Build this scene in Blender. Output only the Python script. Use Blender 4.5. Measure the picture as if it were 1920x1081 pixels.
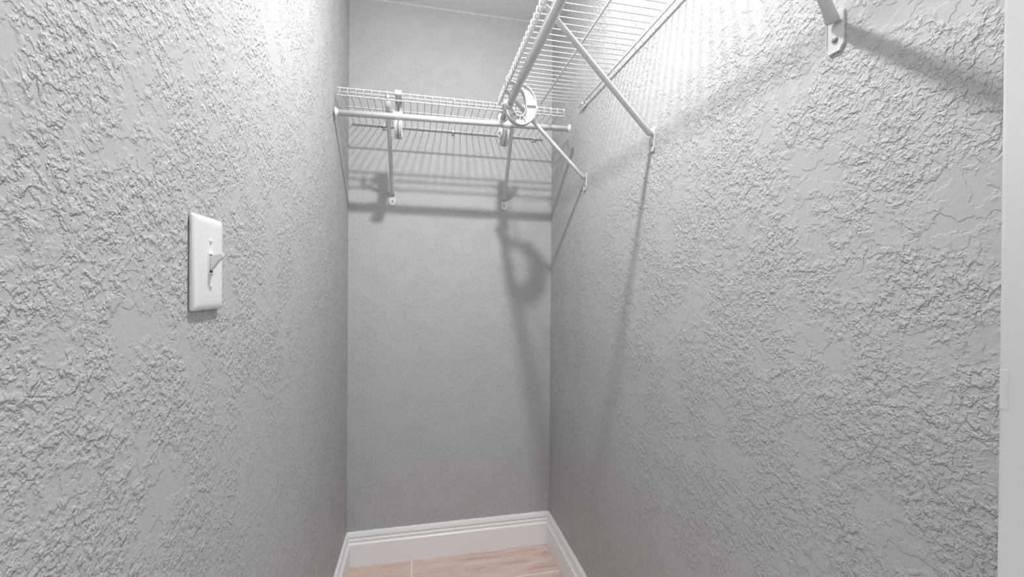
import bpy, bmesh, math, random
from mathutils import Vector, Matrix
random.seed(7)
S = bpy.context.scene
COL = S.collection
for o in list(bpy.data.objects):
    bpy.data.objects.remove(o)

# ---------------------------------------------------------------- dimensions
ZO = 1.1407                      # camera height above the floor
L, RW, D, C = 0.2812, 0.5767, 1.8385, 1.1728     # left, right, back, ceiling (z from eye level)
YF = 0.232                       # inner face of the front wall
def V(x, y, z): return Vector((x, y, z + ZO))

# ---------------------------------------------------------------- camera
yaw, pitch, roll = 0.2140, -0.0045, -0.0074
fw = Vector((math.sin(yaw)*math.cos(pitch), math.cos(yaw)*math.cos(pitch), math.sin(pitch)))
rt = Vector((math.cos(yaw), -math.sin(yaw), 0)); dn = fw.cross(rt)
rt2 = math.cos(roll)*rt + math.sin(roll)*dn
dn2 = -math.sin(roll)*rt + math.cos(roll)*dn
cam = bpy.data.cameras.new('camera'); co = bpy.data.objects.new('camera', cam); COL.objects.link(co)
M = Matrix((rt2, -dn2, -fw)).transposed().to_4x4(); M.translation = V(0, 0, 0)
co.matrix_world = M
cam.sensor_width = 36; cam.lens = 803.09/1920*36; cam.clip_start = 0.01
S.camera = co

# ---------------------------------------------------------------- world, lamp, exposure
LAMP = (0.157, 0.782, 1.160)
w = bpy.data.worlds.new('world'); S.world = w; w.use_nodes = True
w.node_tree.nodes['Background'].inputs[0].default_value = (1.0, 1.0, 1.0, 1)
w.node_tree.nodes['Background'].inputs[1].default_value = 0.85
ld = bpy.data.lights.new('downlight', 'AREA'); ld.shape = 'DISK'; ld.energy = 15.8; ld.size = 0.06
ld.color = (0.965, 0.985, 1.0)
lo = bpy.data.objects.new('downlight', ld); COL.objects.link(lo); lo.location = V(*LAMP)
l2 = bpy.data.lights.new('downlight_fill', 'POINT'); l2.energy = 15.0; l2.shadow_soft_size = 0.026; l2.color = ld.color  # added point light at the same lamp, fills the ceiling and evens the walls
l2o = bpy.data.objects.new('downlight_fill', l2); COL.objects.link(l2o); l2o.location = V(LAMP[0], LAMP[1], 1.146)
S.view_settings.view_transform = 'Standard'; S.view_settings.look = 'None'
S.view_settings.gamma = 1; S.view_settings.use_curve_mapping = False
S.view_settings.exposure = 0.0

# ---------------------------------------------------------------- materials
def mat(name, col, rough=0.5, metal=0.0, spec=0.5):
    m = bpy.data.materials.new(name); m.use_nodes = True
    b = m.node_tree.nodes['Principled BSDF']
    b.inputs['Base Color'].default_value = (*col, 1); b.inputs['Roughness'].default_value = rough
    b.inputs['Metallic'].default_value = metal; b.inputs['Specular IOR Level'].default_value = spec
    return m
class NT:
    def __init__(s, m): s.n = m.node_tree.nodes; s.l = m.node_tree.links; s.b = s.n['Principled BSDF']
    def node(s, t, **k):
        x = s.n.new(t)
        for a, v in k.items(): setattr(x, a, v)
        return x
    def link(s, a, b): s.l.new(a, b)
    def math(s, op, a, b=None, c=None, clamp=False):
        x = s.n.new('ShaderNodeMath'); x.operation = op; x.use_clamp = clamp
        for i, v in enumerate((a, b, c)):
            if v is None: continue
            if isinstance(v, (int, float)): x.inputs[i].default_value = v
            else: s.l.new(v, x.inputs[i])
        return x.outputs[0]
    def noise(s, vec, scale, detail=2, rough=0.5, dist=0.0):
        x = s.n.new('ShaderNodeTexNoise'); x.inputs['Scale'].default_value = scale
        x.inputs['Detail'].default_value = detail; x.inputs['Roughness'].default_value = rough
        x.inputs['Distortion'].default_value = dist; s.l.new(vec, x.inputs['Vector']); return x.outputs['Fac']
    def step(s, v, a, b, lo=0.0, hi=1.0):
        x = s.n.new('ShaderNodeMapRange'); x.interpolation_type = 'SMOOTHSTEP'
        for i, q in zip((1, 2, 3, 4), (a, b, lo, hi)): x.inputs[i].default_value = q
        s.l.new(v, x.inputs[0]); return x.outputs[0]
    def coord(s, off=(0, 0, 0), scale=(1, 1, 1)):
        tc = s.n.new('ShaderNodeTexCoord'); mp = s.n.new('ShaderNodeMapping')
        mp.inputs['Location'].default_value = off; mp.inputs['Scale'].default_value = scale
        s.l.new(tc.outputs['Object'], mp.inputs['Vector']); return mp.outputs['Vector']

def plaster(name, col, off, amp=1.0, sc=1.0, rough=0.62, ragged=False, grain=0.10):
    """skip-trowelled plaster: flat plateaus with ragged edges, chips and fine grain"""
    m = mat(name, col, rough, spec=0.3); t = NT(m)
    v = t.coord(off)
    big = t.step(t.noise(v, 30*sc, 5, 0.55, 0.15), 0.49, 0.53)
    v2 = t.coord((off[0]+3.1, off[1]+1.7, off[2]), (1.0, 0.8, 0.8))
    mid = t.step(t.noise(v2, 88*sc, 3, 0.50, 0.15), 0.50, 0.60)
    v3 = t.coord((off[0]-2.3, off[1], off[2]+5.2), (1.0, 1.0, 0.8))
    chips = t.step(t.noise(v3, 165*sc, 2, 0.5, 0.1), 0.47, 0.62)
    mask = t.step(t.noise(v, 10*sc, 4, 0.6), 0.38, 0.54)
    calm = t.step(t.noise(v2, 2.2, 2, 0.5), 0.34, 0.5, 0.5, 1.0)
    h = t.math('MULTIPLY', big, 0.28)
    h = t.math('ADD', h, t.math('MULTIPLY', t.math('MULTIPLY', mid, mask), 0.55))
    h = t.math('ADD', h, t.math('MULTIPLY', t.math('MULTIPLY', chips, mask), 0.42))
    h = t.math('MULTIPLY', h, calm)
    h = t.math('ADD', h, t.math('MULTIPLY', t.noise(v, 230, 2, 0.5), grain))
    bp = t.node('ShaderNodeBump'); bp.inputs['Distance'].default_value = 0.0021*amp
    bp.inputs['Strength'].default_value = 1.0
    t.link(h, bp.inputs['Height']); t.link(bp.outputs[0], t.b.inputs['Normal'])
    if ragged:      # ceiling paint lapping a few millimetres onto the wall, with flakes
        tc = t.node('ShaderNodeTexCoord'); sp = t.node('ShaderNodeSeparateXYZ'); t.link(tc.outputs['Object'], sp.inputs[0])
        z = t.math('ADD', sp.outputs[2], t.math('MULTIPLY', t.noise(v, 55, 4, 0.7), 0.016))
        f = t.step(z, C+ZO+0.0015, C+ZO+0.0025)
        mx = t.node('ShaderNodeMix', data_type='RGBA')
        t.link(f, mx.inputs[0]); mx.inputs[6].default_value = (*col, 1); mx.inputs[7].default_value = (0.60, 0.60, 0.60, 1)
        t.link(mx.outputs[2], t.b.inputs['Base Color'])
    return m

WALL = (0.465, 0.466, 0.470)
m_left = plaster('plaster_left', WALL, (0, 0, 0), 1.0, 1.05)
m_right = plaster('plaster_right', WALL, (7.3, 2.1, 4.4), 1.0, 1.05)
m_back = plaster('plaster_back', WALL, (1.3, 9.1, 2.6), 0.50, 1.4, ragged=True, grain=0.85)
m_front = plaster('plaster_front', WALL, (5.3, 4.1, 8.6), 0.8, 1.0)
m_ceil = plaster('plaster_ceiling', (0.86, 0.86, 0.855), (2.3, 1.1, 6.6), 0.6, 0.9, 0.7)
m_trim = mat('trim_paint', (0.89, 0.89, 0.89), 0.32)
t = NT(m_trim); bp = t.node('ShaderNodeBump'); bp.inputs['Distance'].default_value = 0.0002; bp.inputs['Strength'].default_value = 0.5
t.link(t.noise(t.coord(), 60, 3, 0.5), bp.inputs['Height']); t.link(bp.outputs[0], t.b.inputs['Normal'])
m_jamb = mat('trim_paint_dimmed', (0.74, 0.74, 0.742), 0.4)  # trim paint darkened: dimmer light on the door frame put into the colour
m_vinyl = mat('white_vinyl_coating', (0.66, 0.66, 0.66), 0.35)
m_tube = mat('white_enamel', (0.62, 0.625, 0.63), 0.30)
m_plastic = mat('white_plastic', (0.68, 0.68, 0.68), 0.33)
m_plate = mat('switch_plastic', (0.76, 0.76, 0.755), 0.28)
m_steel = mat('screw_steel', (0.42, 0.42, 0.43), 0.35, 0.9)
m_dark = mat('dark_slot', (0.05, 0.05, 0.05), 0.6)
m_caulk = mat('caulk', (0.85, 0.85, 0.85), 0.5)
m_grout = mat('grout', (0.88, 0.86, 0.84), 0.8)
t = NT(m_grout); bp = t.node('ShaderNodeBump'); bp.inputs['Distance'].default_value = 0.0003
t.link(t.noise(t.coord(), 300, 2, 0.5), bp.inputs['Height']); t.link(bp.outputs[0], t.b.inputs['Normal'])
for mm in (m_vinyl, m_tube, m_plastic):
    t = NT(mm); bp = t.node('ShaderNodeBump'); bp.inputs['Distance'].default_value = 0.0001; bp.inputs['Strength'].default_value = 0.4
    t.link(t.noise(t.coord(), 180, 2, 0.5), bp.inputs['Height']); t.link(bp.outputs[0], t.b.inputs['Normal'])
# wood-look porcelain
m_tile = mat('wood_look_tile', (0.5, 0.4, 0.34), 0.38); t = NT(m_tile)
oi = t.node('ShaderNodeObjectInfo'); tc = t.node('ShaderNodeTexCoord'); mp = t.node('ShaderNodeMapping')
cb = t.node('ShaderNodeCombineXYZ')
t.link(t.math('MULTIPLY', oi.outputs['Random'], 13.0), cb.inputs[0]); t.link(t.math('MULTIPLY', oi.outputs['Random'], 7.0), cb.inputs[1])
t.link(tc.outputs['Object'], mp.inputs[0]); t.link(cb.outputs[0], mp.inputs[1]); mp.inputs['Scale'].default_value = (1.6, 9.0, 1)
g1 = t.noise(mp.outputs[0], 2.2, 5, 0.6, 1.2)
mp2 = t.node('ShaderNodeMapping'); mp2.inputs['Scale'].default_value = (4, 60, 1); t.link(tc.outputs['Object'], mp2.inputs[0]); t.link(cb.outputs[0], mp2.inputs[1])
g2 = t.noise(mp2.outputs[0], 3.0, 3, 0.6, 0.4)
g = t.math('ADD', t.math('MULTIPLY', g1, 0.75), t.math('MULTIPLY', g2, 0.25))
cr = t.node('ShaderNodeValToRGB'); t.link(g, cr.inputs[0])
e = cr.color_ramp.elements; e[0].position = 0.30; e[0].color = (0.42, 0.29, 0.225, 1); e[1].position = 0.62; e[1].color = (0.76, 0.61, 0.53, 1)
x = e.new(0.45); x.color = (0.65, 0.49, 0.415, 1)
t.link(cr.outputs[0], t.b.inputs['Base Color'])

# ---------------------------------------------------------------- mesh helpers
def obj(name, bm, m, parent=None, smooth=False, kind=None):
    """bm is in world coordinates when parent is a top-level Empty with a plain location"""
    bmesh.ops.recalc_face_normals(bm, faces=bm.faces[:])
    me = bpy.data.meshes.new(name)
    off = Vector((0, 0, 0)); p = parent
    while p is not None: off += p.location; p = p.parent
    if off.length: bmesh.ops.translate(bm, vec=-off, verts=bm.verts[:])
    bm.to_mesh(me); bm.free(); me.materials.append(m)
    if smooth:
        for f in me.polygons: f.use_smooth = True
    o = bpy.data.objects.new(name, me); COL.objects.link(o)
    if parent is not None: o.parent = parent
    if kind: o['kind'] = kind
    return o
def thing(name, label, cat, loc, group=None):
    o = bpy.data.objects.new(name, None); COL.objects.link(o); o.location = loc
    o.empty_display_size = 0.05; o['label'] = label; o['category'] = cat
    if group: o['group'] = group
    return o
def box(bm, x0, x1, y0, y1, z0, z1, bev=0.0, seg=2):
    b = bmesh.new(); bmesh.ops.create_cube(b, size=1)
    for v in b.verts: v.co = Vector((x0+(v.co.x+.5)*(x1-x0), y0+(v.co.y+.5)*(y1-y0), z0+ZO+(v.co.z+.5)*(z1-z0)))
    if bev: bmesh.ops.bevel(b, geom=b.edges[:], offset=bev, segments=seg, profile=0.5, affect='EDGES')
    me = bpy.data.meshes.new('t'); b.to_mesh(me); b.free(); bm.from_mesh(me); bpy.data.meshes.remove(me)
def nb(*a, **k):
    bm = bmesh.new(); box(bm, *a, **k); return bm
def tube(bm, pts, r, n=8, radii=None, flat=None, up=None, cap=True):
    """tube along world points; radii per point; flat = per point (wide, thin) with `up` the thin direction"""
    pts = [Vector(p) for p in pts]; rings = []
    for i, p in enumerate(pts):
        if i == 0: d = pts[1]-p
        elif i == len(pts)-1: d = p-pts[i-1]
        else: d = (pts[i+1]-p).normalized() + (p-pts[i-1]).normalized()
        d.normalize()
        a = Vector(up) if up is not None else (Vector((0, 0, 1)) if abs(d.z) < 0.9 else Vector((1, 0, 0)))
        u = d.cross(a).normalized(); v = u.cross(d).normalized()
        ru = rv = radii[i] if radii else r
        if flat: ru, rv = flat[i]
        rings.append([bm.verts.new(p + u*ru*math.cos(2*math.pi*k/n) + v*rv*math.sin(2*math.pi*k/n)) for k in range(n)])
    for A, B in zip(rings, rings[1:]):
        for k in range(n): bm.faces.new((A[k], A[(k+1) % n], B[(k+1) % n], B[k]))
    if cap:
        bm.faces.new(rings[0][::-1]); bm.faces.new(rings[-1])
def tb(pts, r, n=8, **k):
    bm = bmesh.new(); tube(bm, pts, r, n, **k); return bm
def lathe(bm, base, axis, prof, n=24):
    """prof: list of (distance along axis, radius)"""
    axis = Vector(axis).normalized(); a = Vector((0, 0, 1)) if abs(axis.z) < 0.9 else Vector((1, 0, 0))
    u = axis.cross(a).normalized(); v = axis.cross(u).normalized(); rings = []
    for d, r in prof:
        c = Vector(base)+axis*d
        rings.append([bm.verts.new(c+u*r*math.cos(2*math.pi*k/n)+v*r*math.sin(2*math.pi*k/n)) for k in range(n)])
    for A, B in zip(rings, rings[1:]):
        for k in range(n): bm.faces.new((A[k], A[(k+1) % n], B[(k+1) % n], B[k]))
    bm.faces.new(rings[0][::-1]); bm.faces.new(rings[-1])

# ---------------------------------------------------------------- room shell
FL = -ZO
TW = 0.12
obj('wall_left', nb(-L-TW, -L, YF-0.12, D+TW, FL-0.03, C+0.08), m_left, kind='structure')
obj('wall_right', nb(RW, RW+TW, YF-0.12, D+TW, FL-0.03, C+0.08), m_right, kind='structure')
obj('wall_back', nb(-L, RW, D, D+TW, FL-0.03, C+0.08), m_back, kind='structure')
obj('ceiling', nb(-L, RW, YF-0.12, D, C, C+0.08), m_ceil, kind='structure')
JR, JL, HD = 0.42, -0.262, 0.90        # door opening: right jamb, left jamb, head
bm = bmesh.new()
box(bm, JR+0.018, RW, YF-0.12, YF, FL, C)
box(bm, -L, RW, YF-0.12, YF, HD+0.018, C)
box(bm, RW, RW+1.2, YF-0.12, YF-0.001, FL-0.03, C+0.08)
box(bm, -L-1.2, -L, YF-0.12, YF-0.001, FL-0.03, C+0.08)
obj('wall_front', bm, m_front, kind='structure')

# floor: grout bed with every tile a part
floor = obj('floor', nb(-L-1.2, RW+1.2, -1.3, D, FL-0.03, FL-0.0005), m_grout, kind='structure')
G, TLn, TDp = 0.0038, 1.2, 0.2
y1 = D; row = 0; ny = 1.6365
joints = [-0.0215, -0.48, 0.33, -0.12, -0.62, 0.18]
xlo, xhi = -L, RW
while y1 > -1.25:
    y0 = ny + G/2 if row == 0 else y1 - TDp
    jx = joints[row % 6]
    x0 = jx
    inside = (y1 > YF-0.12)
    lo_, hi_ = (xlo, xhi) if y0 > YF-0.13 else (-L-1.15, RW+1.15)
    while x0 > lo_: x0 -= TLn
    while x0 < hi_:
        a, b = max(x0+G/2, lo_), min(x0+TLn-G/2, hi_)
        if b-a > 0.01:
            bmx = bmesh.new(); box(bmx, a, b, y0, y1, FL-0.01, FL, bev=0.0007, seg=1)
            tl = obj('tile', bmx, m_tile, floor)
        x0 += TLn
    y1 = y0 - G; row += 1

# baseboards: swept profile with mitred ends (thickness off wall, height above floor)
PROF = [(0, .1362), (.0045, .1362), (.0065, .1352), (.0085, .130), (.0105, .1215), (.0103, .1185), (.0085, .1165),
        (.0068, .1135), (.0070, .1105), (.0098, .1085), (.0112, .1050), (.0104, .1010), (.0088, .0985), (.0088, .0955),
        (.0125, .0935), (.0148, .0915), (.0155, .0890), (.0155, 0)]
def baseboard(name, pA, pB, nrm, mA, mB):
    """pA,pB at wall line; nrm into the room; mA/mB = mitre shift per unit thickness along A->B / B->A"""
    bm = bmesh.new(); d = (Vector(pB)-Vector(pA)).normalized(); rA = []; rB = []
    nrm = Vector(nrm)
    for tt, h in PROF:
        rA.append(bm.verts.new(Vector(pA)+nrm*tt+d*tt*mA+Vector((0, 0, h))))
        rB.append(bm.verts.new(Vector(pB)+nrm*tt-d*tt*mB+Vector((0, 0, h))))
    k = len(PROF)
    rA.append(bm.verts.new(Vector(pA))); rB.append(bm.verts.new(Vector(pB)))
    for i in range(k+1):
        j = (i+1) % (k+1); bm.faces.new((rA[i], rA[j], rB[j], rB[i]))
    bm.faces.new(rA); bm.faces.new(rB[::-1])
    return obj(name, bm, m_trim, kind='structure')
b1 = baseboard('baseboard_back', V(-L, D, FL), V(RW, D, FL), (0, -1, 0), 1, 1)
b2 = baseboard('baseboard_left', V(-L, YF, FL), V(-L, D, FL), (1, 0, 0), 0, 1)
b3 = baseboard('baseboard_right', V(RW, YF, FL), V(RW, D, FL), (-1, 0, 0), 0, 1)
# painted caulk bead where the board meets the uneven plaster
def caulk(parent, pA, pB, nrm):
    bm = bmesh.new(); n = 60; pts = []; rad = []
    for i in range(n+1):
        p = Vector(pA).lerp(Vector(pB), i/n); pts.append(p+Vector((0, 0, random.uniform(-.0006, .0008)))); rad.append(random.uniform(.0012, .0026))
    tube(bm, pts, 0, 6, radii=rad); return obj('caulk_bead', bm, m_caulk, parent, smooth=True)
caulk(b1, V(-L+.002, D-.0008, FL+.1362), V(RW-.002, D-.0008, FL+.1362), 0)
caulk(b2, V(-L+.0008, YF+.01, FL+.1362), V(-L+.0008, D-.003, FL+.1362), 0)
caulk(b3, V(RW-.0008, YF+.01, FL+.1362), V(RW-.0008, D-.003, FL+.1362), 0)
b = .0155
for par, A, B in ((b1, V(-L+b, D-b, FL+.0005), V(RW-b, D-b, FL+.0005)), (b2, V(-L+b, YF+.02, FL+.0005), V(-L+b, D-b, FL+.0005)), (b3, V(RW-b, YF+.02, FL+.0005), V(RW-b, D-b, FL+.0005))):
    obj('floor_caulk', tb([A, B], .0011, 6), m_caulk, par, smooth=True)

# door frame: jambs and head with a rounded painted arris, casing on the outer side
bm = bmesh.new(); box(bm, JR, JR+0.018, YF-0.121, YF+0.0015, FL, HD, bev=0.0028, seg=3)
box(bm, JR-0.010, JR, YF-0.075, YF-0.040, FL, HD, bev=0.0015)
jr = obj('trim_1', bm, m_jamb, kind='structure')
bm = bmesh.new(); box(bm, JL-0.018, JL, YF-0.121, YF+0.0015, FL, HD, bev=0.0028, seg=3)
box(bm, JL, JL+0.010, YF-0.075, YF-0.040, FL, HD, bev=0.0015)
obj('trim_2', bm, m_jamb, kind='structure')
bm = bmesh.new(); box(bm, JL-0.018, JR+0.018, YF-0.121, YF+0.0015, HD, HD+0.018, bev=0.0028, seg=3)
obj('trim_3', bm, m_jamb, kind='structure')
obj('strike_lip', nb(JR-0.0005, JR+0.001, YF-0.0045, YF+0.0004, -0.087, -0.058, bev=0.0004), m_jamb, jr)

# ---------------------------------------------------------------- light fixture (above the frame)
cl = thing('ceiling_light', 'small round white downlight on the ceiling above the doorway end of the closet', 'lamp', V(LAMP[0], LAMP[1], C))
bm = bmesh.new(); lathe(bm, V(LAMP[0], LAMP[1], C), (0, 0, -1), [(0, .062), (.004, .062), (.009, .056), (.0095, .045)])
obj('housing', bm, m_plastic, cl, smooth=False)

# ---------------------------------------------------------------- wire shelves
WZ = 0.655                      # bar level
RB, RWI = 0.0027, 0.00135
def wire_shelf(label, org, run, back, length, depth, first, pitch, n, bars_end, wire_ext=(0, 0)):
    """org: point (x,y) under the lip at the start; run: unit dir along shelf; back: unit dir to the wall"""
    run = Vector((*run, 0)); back = Vector((*back, 0)); o0 = V(org[0], org[1], WZ)
    root = thing('wire_shelf', label, 'shelf', o0, 'white wire shelves')
    P = lambda s, d, z: o0 + run*s + back*d + Vector((0, 0, z))
    def bar(name, d, z, s0=0.0, s1=0.0):
        r = RB; a, b_ = P(s0, d, z), P(length+s1, d, z); dd = (b_-a).normalized()
        obj(name, tb([a, a+dd*.001, b_-dd*.001, b_], 0, 10, radii=[r*.6, r, r, r*.6]), m_vinyl, root, smooth=True)
    bar('front_rail', 0.0, 0.0); bar('lip_rail', -0.0012, -0.0245); bar('cross_rail', 0.030, 0.0)
    bar('cross_rail', 0.153, 0.0, bars_end[0], bars_end[1]); bar('back_rail', depth, 0.0, bars_end[0], bars_end[1])
    zt = RB+RWI*0.8; fr = -(RB+RWI*0.8)
    pts = [P(0, depth+RB, zt), P(0, 0.002, zt), P(0, fr+.0006, zt-.0008), P(0, fr-.0002, zt-.003), P(0, fr-.0012, -.0245-RB)]
    me = None
    for i in range(n):
        s = first + i*pitch
        if me is None:
            w0 = obj('wire', tb([p+run*s for p in pts], RWI, 6), m_vinyl, root, smooth=True); me = w0.data
        else:
            k = w0.copy(); k.location = w0.location + run*(i*pitch); k.parent = root; COL.objects.link(k)
    return root, P
back_root, PB = wire_shelf('short white wire shelf spanning the back wall below the ceiling', (-0.271, 1.515), (1, 0), (0, 1),
                           0.797, 0.3145, 0.0106, 0.02516, 32, (0.004, 0.006))
right_root, PR = wire_shelf('long white wire shelf running along the right wall toward the doorway', (0.270, 0.255), (0, 1), (1, 0),
                            1.208, 0.2965, 0.0060, 0.02548, 48, (0.0, 0.020))
def wall_clip(root, p, out, along):
    """plastic clip that grips the back rail: p on the rail, out = direction from wall to room"""
    out = Vector(out); along = Vector(along); bm = bmesh.new()
    def cb(s0, s1, o0, o1, z0, z1, bev=.0012):
        b_ = bmesh.new(); bmesh.ops.create_cube(b_, size=1)
        for v in b_.verts:
            q = v.co.copy()
            v.co = Vector(p)+along*(s0+(q.x+.5)*(s1-s0))+out*(o0+(q.y+.5)*(o1-o0))+Vector((0, 0, z0+(q.z+.5)*(z1-z0)))
        bmesh.ops.bevel(b_, geom=b_.edges[:], offset=bev, segments=2, profile=.5, affect='EDGES')
        me = bpy.data.meshes.new('t'); b_.to_mesh(me); b_.free(); bm.from_mesh(me); bpy.data.meshes.remove(me)
    cb(-.006, .006, -.0095, -.0035, -.014, .010)
    cb(-.0045, .0045, -.006, .0055, -.0075, -.003)
    cb(-.0045, .0045, .0028, .006, -.0075, .004)
    o = obj('wall_clip', bm, m_plastic, root, smooth=False)
    bm = bmesh.new(); lathe(bm, Vector(p)+out*-.0036+Vector((0, 0, -.0105)), out, [(0, .0028), (.0012, .0026), (.002, .0012)], 12)
    obj('nail_head', bm, m_plastic, o, smooth=True)
for x_ in (-0.142, 0.138, 0.4915): wall_clip(back_root, V(x_, D-0.009, WZ), (0, -1, 0), (1, 0, 0))
for y_ in (1.437, 0.40): wall_clip(right_root, V(RW-0.0102, y_, WZ), (-1, 0, 0), (0, 1, 0))

# ---------------------------------------------------------------- support brackets
def bracket(label, top, foot, wall_n, group='diagonal shelf support brackets'):
    """top: on the shelf lip, foot: where the strut meets its plate on the wall; wall_n: into the room"""
    n = Vector(wall_n); side = n.cross(Vector((0, 0, 1))).normalized()
    foot = V(*foot); top = V(*top)
    root = thing('support_bracket', label, 'bracket', foot.copy(), group)
    a = foot + n*.006; d = (top-a).normalized(); ln = (top-a).length
    fr = [0, .02, .06, .5, .86, .93, 1.0]
    fl = [(.0100, .0042), (.0096, .0060), (.0078, .0070), (.0074, .0072), (.0080, .0060), (.0095, .0030), (.0098, .0016)]
    bm = tb([a + d*ln*f for f in fr], 0, 14, flat=fl, up=tuple((n*d.z*-1+Vector((0, 0, 1))*d.dot(n)).normalized()) if True else None)
    obj('strut', bm, m_tube, root, smooth=True)
    # wall plate: chamfered tab with a raised rim
    W, H, T = .0135, .043, .0022
    def plate(bm, inset, o0, o1):
        out = [(-W+inset, .012), (-W+inset, -H+.0075+inset), (-W+.0055, -H+inset), (W-.0055, -H+inset), (W-inset, -H+.0075+inset), (W-inset, .012), (W*.6, .018-inset), (-W*.6, .018-inset)]
        A = [bm.verts.new(foot+side*s+Vector((0, 0, z))+n*o0) for s, z in out]
        B = [bm.verts.new(foot+side*s*(.97)+Vector((0, 0, z))+n*o1) for s, z in out]
        k = len(out)
        for i in range(k): bm.faces.new((A[i], A[(i+1) % k], B[(i+1) % k], B[i]))
        bm.faces.new(A[::-1]); bm.faces.new(B)
        return out
    bm = bmesh.new(); plate(bm, 0, .0004, T)
    rim = [(-W, .010), (-W, -H+.0075), (-W+.0055, -H), (W-.0055, -H), (W, -H+.0075), (W, .010)]
    tube(bm, [foot+side*s*.93+Vector((0, 0, z*.97))+n*(T+.0004) for s, z in rim], .0011, 6)
    obj('wall_plate', bm, m_tube, root)
    bm = bmesh.new(); lathe(bm, foot+n*(T-.0003)+Vector((0, 0, -.024)), n, [(0, .0052), (.0009, .0050), (.0009, .0034), (.0028, .0034), (.0036, .0022)], 6 if False else 12)
    sc = obj('screw', bm, m_steel, root)
    # little hook over the front rail
    hk = [top, top+Vector((0, 0, .010))-n*(-.001), top+Vector((0, 0, .0205))+n*.001, top+Vector((0, 0, .0235))-n*.004, top+Vector((0, 0, .019))-n*.0075]
    obj('rail_hook', tb(hk, .0016, 6, flat=[(.0085, .0012), (.007, .0012), (.005, .0012), (.005, .0012), (.0045, .0012)], up=tuple(n)), m_tube, root, smooth=True)
LZ = .636
bracket('white support bracket under the back shelf, on its left half', (-0.109, 1.519, LZ), (-0.1085, D, .373), (0, -1, 0))
bracket('white support bracket under the back shelf, on its right half behind the teardrop hook', (0.332, 1.519, LZ), (0.361, D, .376), (0, -1, 0))
bracket('farthest white support bracket on the right wall, nearest the back corner', (0.274, 1.372, LZ), (RW, 1.435, .386), (-1, 0, 0))
bracket('middle white support bracket on the right wall, its whole strut in view', (0.274, 0.934, LZ), (RW, .987, .386), (-1, 0, 0))
bracket('nearest white support bracket on the right wall, only its foot and lower strut in view', (0.274, 0.395, LZ), (RW, .4985, .377), (-1, 0, 0))

# ---------------------------------------------------------------- closet rods
def rod(label, A, B, capA=True):
    A, B = V(*A), V(*B); root = thing('closet_rod', label, 'rod', A.copy(), 'white closet rods')
    d = (B-A).normalized()
    obj('tube', tb([A, B], .0104, 28), m_tube, root, smooth=True).data.polygons[-1].use_smooth = False
    for p, q in (((A, -d), (B, d)) if capA else ((B, d),)):
        bm = bmesh.new(); lathe(bm, p-q*.006, q, [(0, .0112), (.0045, .0114), (.006, .0165), (.0085, .0172), (.0095, .0160), (.0100, .0)][:5] , 24)
        obj('end_cap', bm, m_plastic, root, smooth=False)
rod('white closet rod across the back, hung below the short back shelf', (-0.2705, 1.517, .5735), (0.535, 1.500, .5815))
rod('white closet rod along the right side, hung below the long right shelf', (0.278, .262, .580), (0.278, 1.448, .580))

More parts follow.
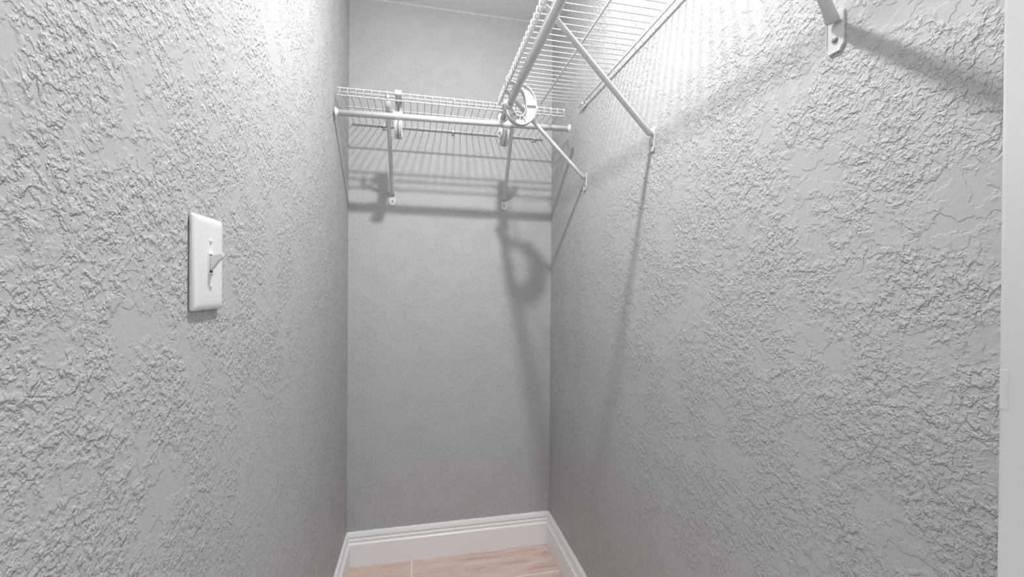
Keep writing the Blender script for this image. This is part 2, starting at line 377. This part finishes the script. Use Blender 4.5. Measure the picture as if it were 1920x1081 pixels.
# ---------------------------------------------------------------- teardrop rod hooks
def spline(P, n):
    out = []
    Q = [P[0]]+P+[P[-1]]
    for i in range(1, len(Q)-2):
        for k in range(n):
            tt = k/n; res = []
            for c in range(len(P[0])):
                p0, p1, p2, p3 = Q[i-1][c], Q[i][c], Q[i+1][c], Q[i+2][c]
                res.append(.5*((2*p1)+(-p0+p2)*tt+(2*p0-5*p1+4*p2-p3)*tt*tt+(-p0+3*p1-3*p2+p3)*tt**3))
            out.append(tuple(res))
    out.append(P[-1]); return out
def make_hook(label, loc, rz):
    """local frame: +x from the lip toward the wall, y along the rod, z up, origin at the lip under the front rail"""
    root = thing('rod_hook', label, 'hook', Vector((0, 0, 0)), 'white plastic closet rod hooks')
    zo = lambda a, y, z: Vector((a, y, z-WZ))
    rx, rz_ = .008, .580            # rod centre
    # centre line with width, from the top arm round the back and bottom to the cup
    cl_ = [(.004, .6495, .006), (.028, .641, .010), (.050, .6355, .019), (.067, .618, .029), (.0765, .594, .034), (.0765, .566, .035), (.066, .542, .033),
           (.047, .529, .029), (.027, .533, .026), (.013, .547, .024), (.0065, .562, .022)]
    C_ = spline(cl_, 6); outer = []; inner = []
    for i, (a, z, wd) in enumerate(C_):
        p = C_[max(i-1, 0)]; q = C_[min(i+1, len(C_)-1)]
        dx, dz = q[0]-p[0], q[1]-p[1]; l_ = math.hypot(dx, dz); nx, nz = -dz/l_, dx/l_    # left normal = outside (clockwise path)
        outer.append((a+nx*wd/2, z+nz*wd/2)); inner.append((a-nx*wd/2, z-nz*wd/2))
    bm = bmesh.new()
    def strip(A, B, y0, y1):
        r = []
        for (a0, z0), (a1, z1) in zip(A, B):
            r.append([bm.verts.new(zo(a0, y0, z0)), bm.verts.new(zo(a1, y0, z1)), bm.verts.new(zo(a1, y1, z1)), bm.verts.new(zo(a0, y1, z0))])
        for P_, Q_ in zip(r, r[1:]):
            for k in range(4): bm.faces.new((P_[k], P_[(k+1) % 4], Q_[(k+1) % 4], Q_[k]))
        bm.faces.new(r[0][::-1]); bm.faces.new(r[-1])
    mid = lambda A, B, f: [(p[0]+(q[0]-p[0])*f, p[1]+(q[1]-p[1])*f) for p, q in zip(A, B)]
    strip(outer, inner, -.0030, .0030)                      # web
    ro = [.0024/max(c[2], .012) for c in C_]
    oin = [(p[0]+(q[0]-p[0])*f, p[1]+(q[1]-p[1])*f) for p, q, f in zip(outer, inner, ro)]
    iin = [(q[0]+(p[0]-q[0])*f, q[1]+(p[1]-q[1])*f) for p, q, f in zip(outer, inner, ro)]
    strip(outer, oin, -.0115, .0115)                        # outer rim
    k0 = 10
    strip(iin[k0:], inner[k0:], -.0115, .0115)              # inner rim
    obj('hook_body', bm, m_plastic, root)
    for i in (27, 39, 44, 49, 54):
        bm = bmesh.new(); a0, z0 = outer[i]; a1, z1 = inner[i]; dx, dz = a1-a0, z1-z0; l_ = math.hypot(dx, dz); ux, uz = -dz/l_*.0010, dx/l_*.0010
        vs = []
        for y in (-.0095, .0095):
            for (a, z), sg in (((a0, z0), 1), ((a0, z0), -1), ((a1, z1), -1), ((a1, z1), 1)): vs.append(bm.verts.new(zo(a+ux*sg, y, z+uz*sg)))
        bm.faces.new(vs[:4]); bm.faces.new(vs[4:][::-1])
        for k in range(4): bm.faces.new((vs[k], vs[(k+1) % 4], vs[4+(k+1) % 4], vs[4+k]))
        obj('rib', bm, m_plastic, root)
    # cradle: open ring hugging the rod from below and in front
    bm = bmesh.new(); R0, R1 = .0108, .0134; A = []; B = []
    for k in range(25):
        an = math.radians(115 + 245*k/24)                    # front over bottom to the back
        A.append((rx+R0*math.cos(an), rz_+R0*math.sin(an))); B.append((rx+R1*math.cos(an), rz_+R1*math.sin(an)))
    strip(A, B, -.0150, .0150); obj('rod_cradle', bm, m_plastic, root)
    # clip folded over the front rail, between two wires
    bm = bmesh.new(); A = []; B = []
    path = [(.010, .6475), (-.004, .6490), (-.0052, .652), (-.0052, .6585), (-.0030, .6618), (.0005, .6622), (.0035, .6600), (.0045, .6560)]
    for i, (a, z) in enumerate(path):
        p = path[max(i-1, 0)]; q = path[min(i+1, len(path)-1)]; dx, dz = q[0]-p[0], q[1]-p[1]; l_ = math.hypot(dx, dz)
        A.append((a-dz/l_*.001, z+dx/l_*.001)); B.append((a+dz/l_*.001, z-dx/l_*.001))
    strip(A, B, -.0108, .0108); obj('rail_clip', bm, m_plastic, root)
    root.location = loc; root.rotation_euler = (0, 0, rz)
    return root
def copy_thing(root, label, loc, rz):
    r = root.copy(); COL.objects.link(r); r.location = loc; r.rotation_euler = (0, 0, rz); r['label'] = label
    for ch in root.children:
        c = ch.copy(); COL.objects.link(c); c.parent = r
    return r
h0 = make_hook('large white teardrop rod hook facing the camera, hanging from the right shelf', V(0.270, 1.3375, WZ), 0)
bpy.context.view_layer.update()
copy_thing(h0, 'white rod hook seen edge-on near the left end of the back shelf', V(-0.0735, 1.5085, WZ), math.pi/2)
copy_thing(h0, 'white rod hook on the back rod, just left of and below the teardrop hook', V(0.301, 1.4985, WZ), math.pi/2)

# ---------------------------------------------------------------- light switch
sy, sz, sw, sh = .6475, .0278, .081, .1235
sw_root = thing('light_switch', 'white toggle light switch on the left wall', 'switch', V(-L, sy, sz-sh/2))
bm = bmesh.new(); prof = [(0.0012, 0), (.0040, 0), (.0058, .0012), (.0070, .0036), (.0076, .0075), (.0078, .012)]
rings = []
for x_, ins in prof:
    hw, hh = sw/2-ins, sh/2-ins; r_ = max(.0032-ins*.2, .0008); ring = []
    for cx, cz, a0 in ((hw-r_, hh-r_, 0), (-hw+r_, hh-r_, 90), (-hw+r_, -hh+r_, 180), (hw-r_, -hh+r_, 270)):
        for k in range(4):
            an = math.radians(a0+30*k); ring.append(bm.verts.new(V(-L+x_, sy+cx+r_*math.cos(an), sz+cz+r_*math.sin(an))))
    rings.append(ring)
for A, B in zip(rings, rings[1:]):
    for k in range(16): bm.faces.new((A[k], A[(k+1) % 16], B[(k+1) % 16], B[k]))
bm.faces.new(rings[0][::-1]); bm.faces.new(rings[-1])
obj('face_plate', bm, m_plate, sw_root, smooth=True)
PX = -L+.0078
bm = bmesh.new()                                              # raised collar round the toggle slot
for a in ((-.0072, -.0050, -.0145, .0145), (.0050, .0072, -.0145, .0145), (-.0050, .0050, .0122, .0145), (-.0050, .0050, -.0145, -.0122)):
    box(bm, PX-.0005, PX+.0012, sy+a[0], sy+a[1], sz+a[2], sz+a[3], bev=.0003, seg=1)
obj('toggle_collar', bm, m_plate, sw_root)
obj('slot', nb(PX-.0002, PX+.0003, sy-.0051, sy+.0051, sz-.0122, sz+.0122), m_dark, sw_root)
bm = bmesh.new(); vs = []
for x_, zc, hz, hy in ((PX+.0002, 0.000, .0095, .0044), (PX+.0050, .0035, .0080, .0043), (PX+.0095, .0075, .0052, .0038), (PX+.0142, .0105, .0036, .0034), (PX+.0158, .0114, .0022, .0024)):
    vs.append([bm.verts.new(V(x_, sy+a*hy, sz+zc+c_*hz)) for a, c_ in ((-1, -1), (1, -1), (1, 1), (-1, 1))])
for A, B in zip(vs, vs[1:]):
    for k in range(4): bm.faces.new((A[k], A[(k+1) % 4], B[(k+1) % 4], B[k]))
bm.faces.new(vs[0][::-1]); bm.faces.new(vs[-1])
bmesh.ops.bevel(bm, geom=bm.edges[:], offset=.0006, segments=2, profile=.5, affect='EDGES')
obj('toggle', bm, m_plate, sw_root)
for s_ in (1, -1):
    bm = bmesh.new(); lathe(bm, V(PX-.0004, sy, sz+s_*.03015), (1, 0, 0), [(0, .0034), (.0008, .0034), (.0018, .0026), (.0021, .0014)], 16)
    sc = obj('screw', bm, m_plate, sw_root, smooth=True)
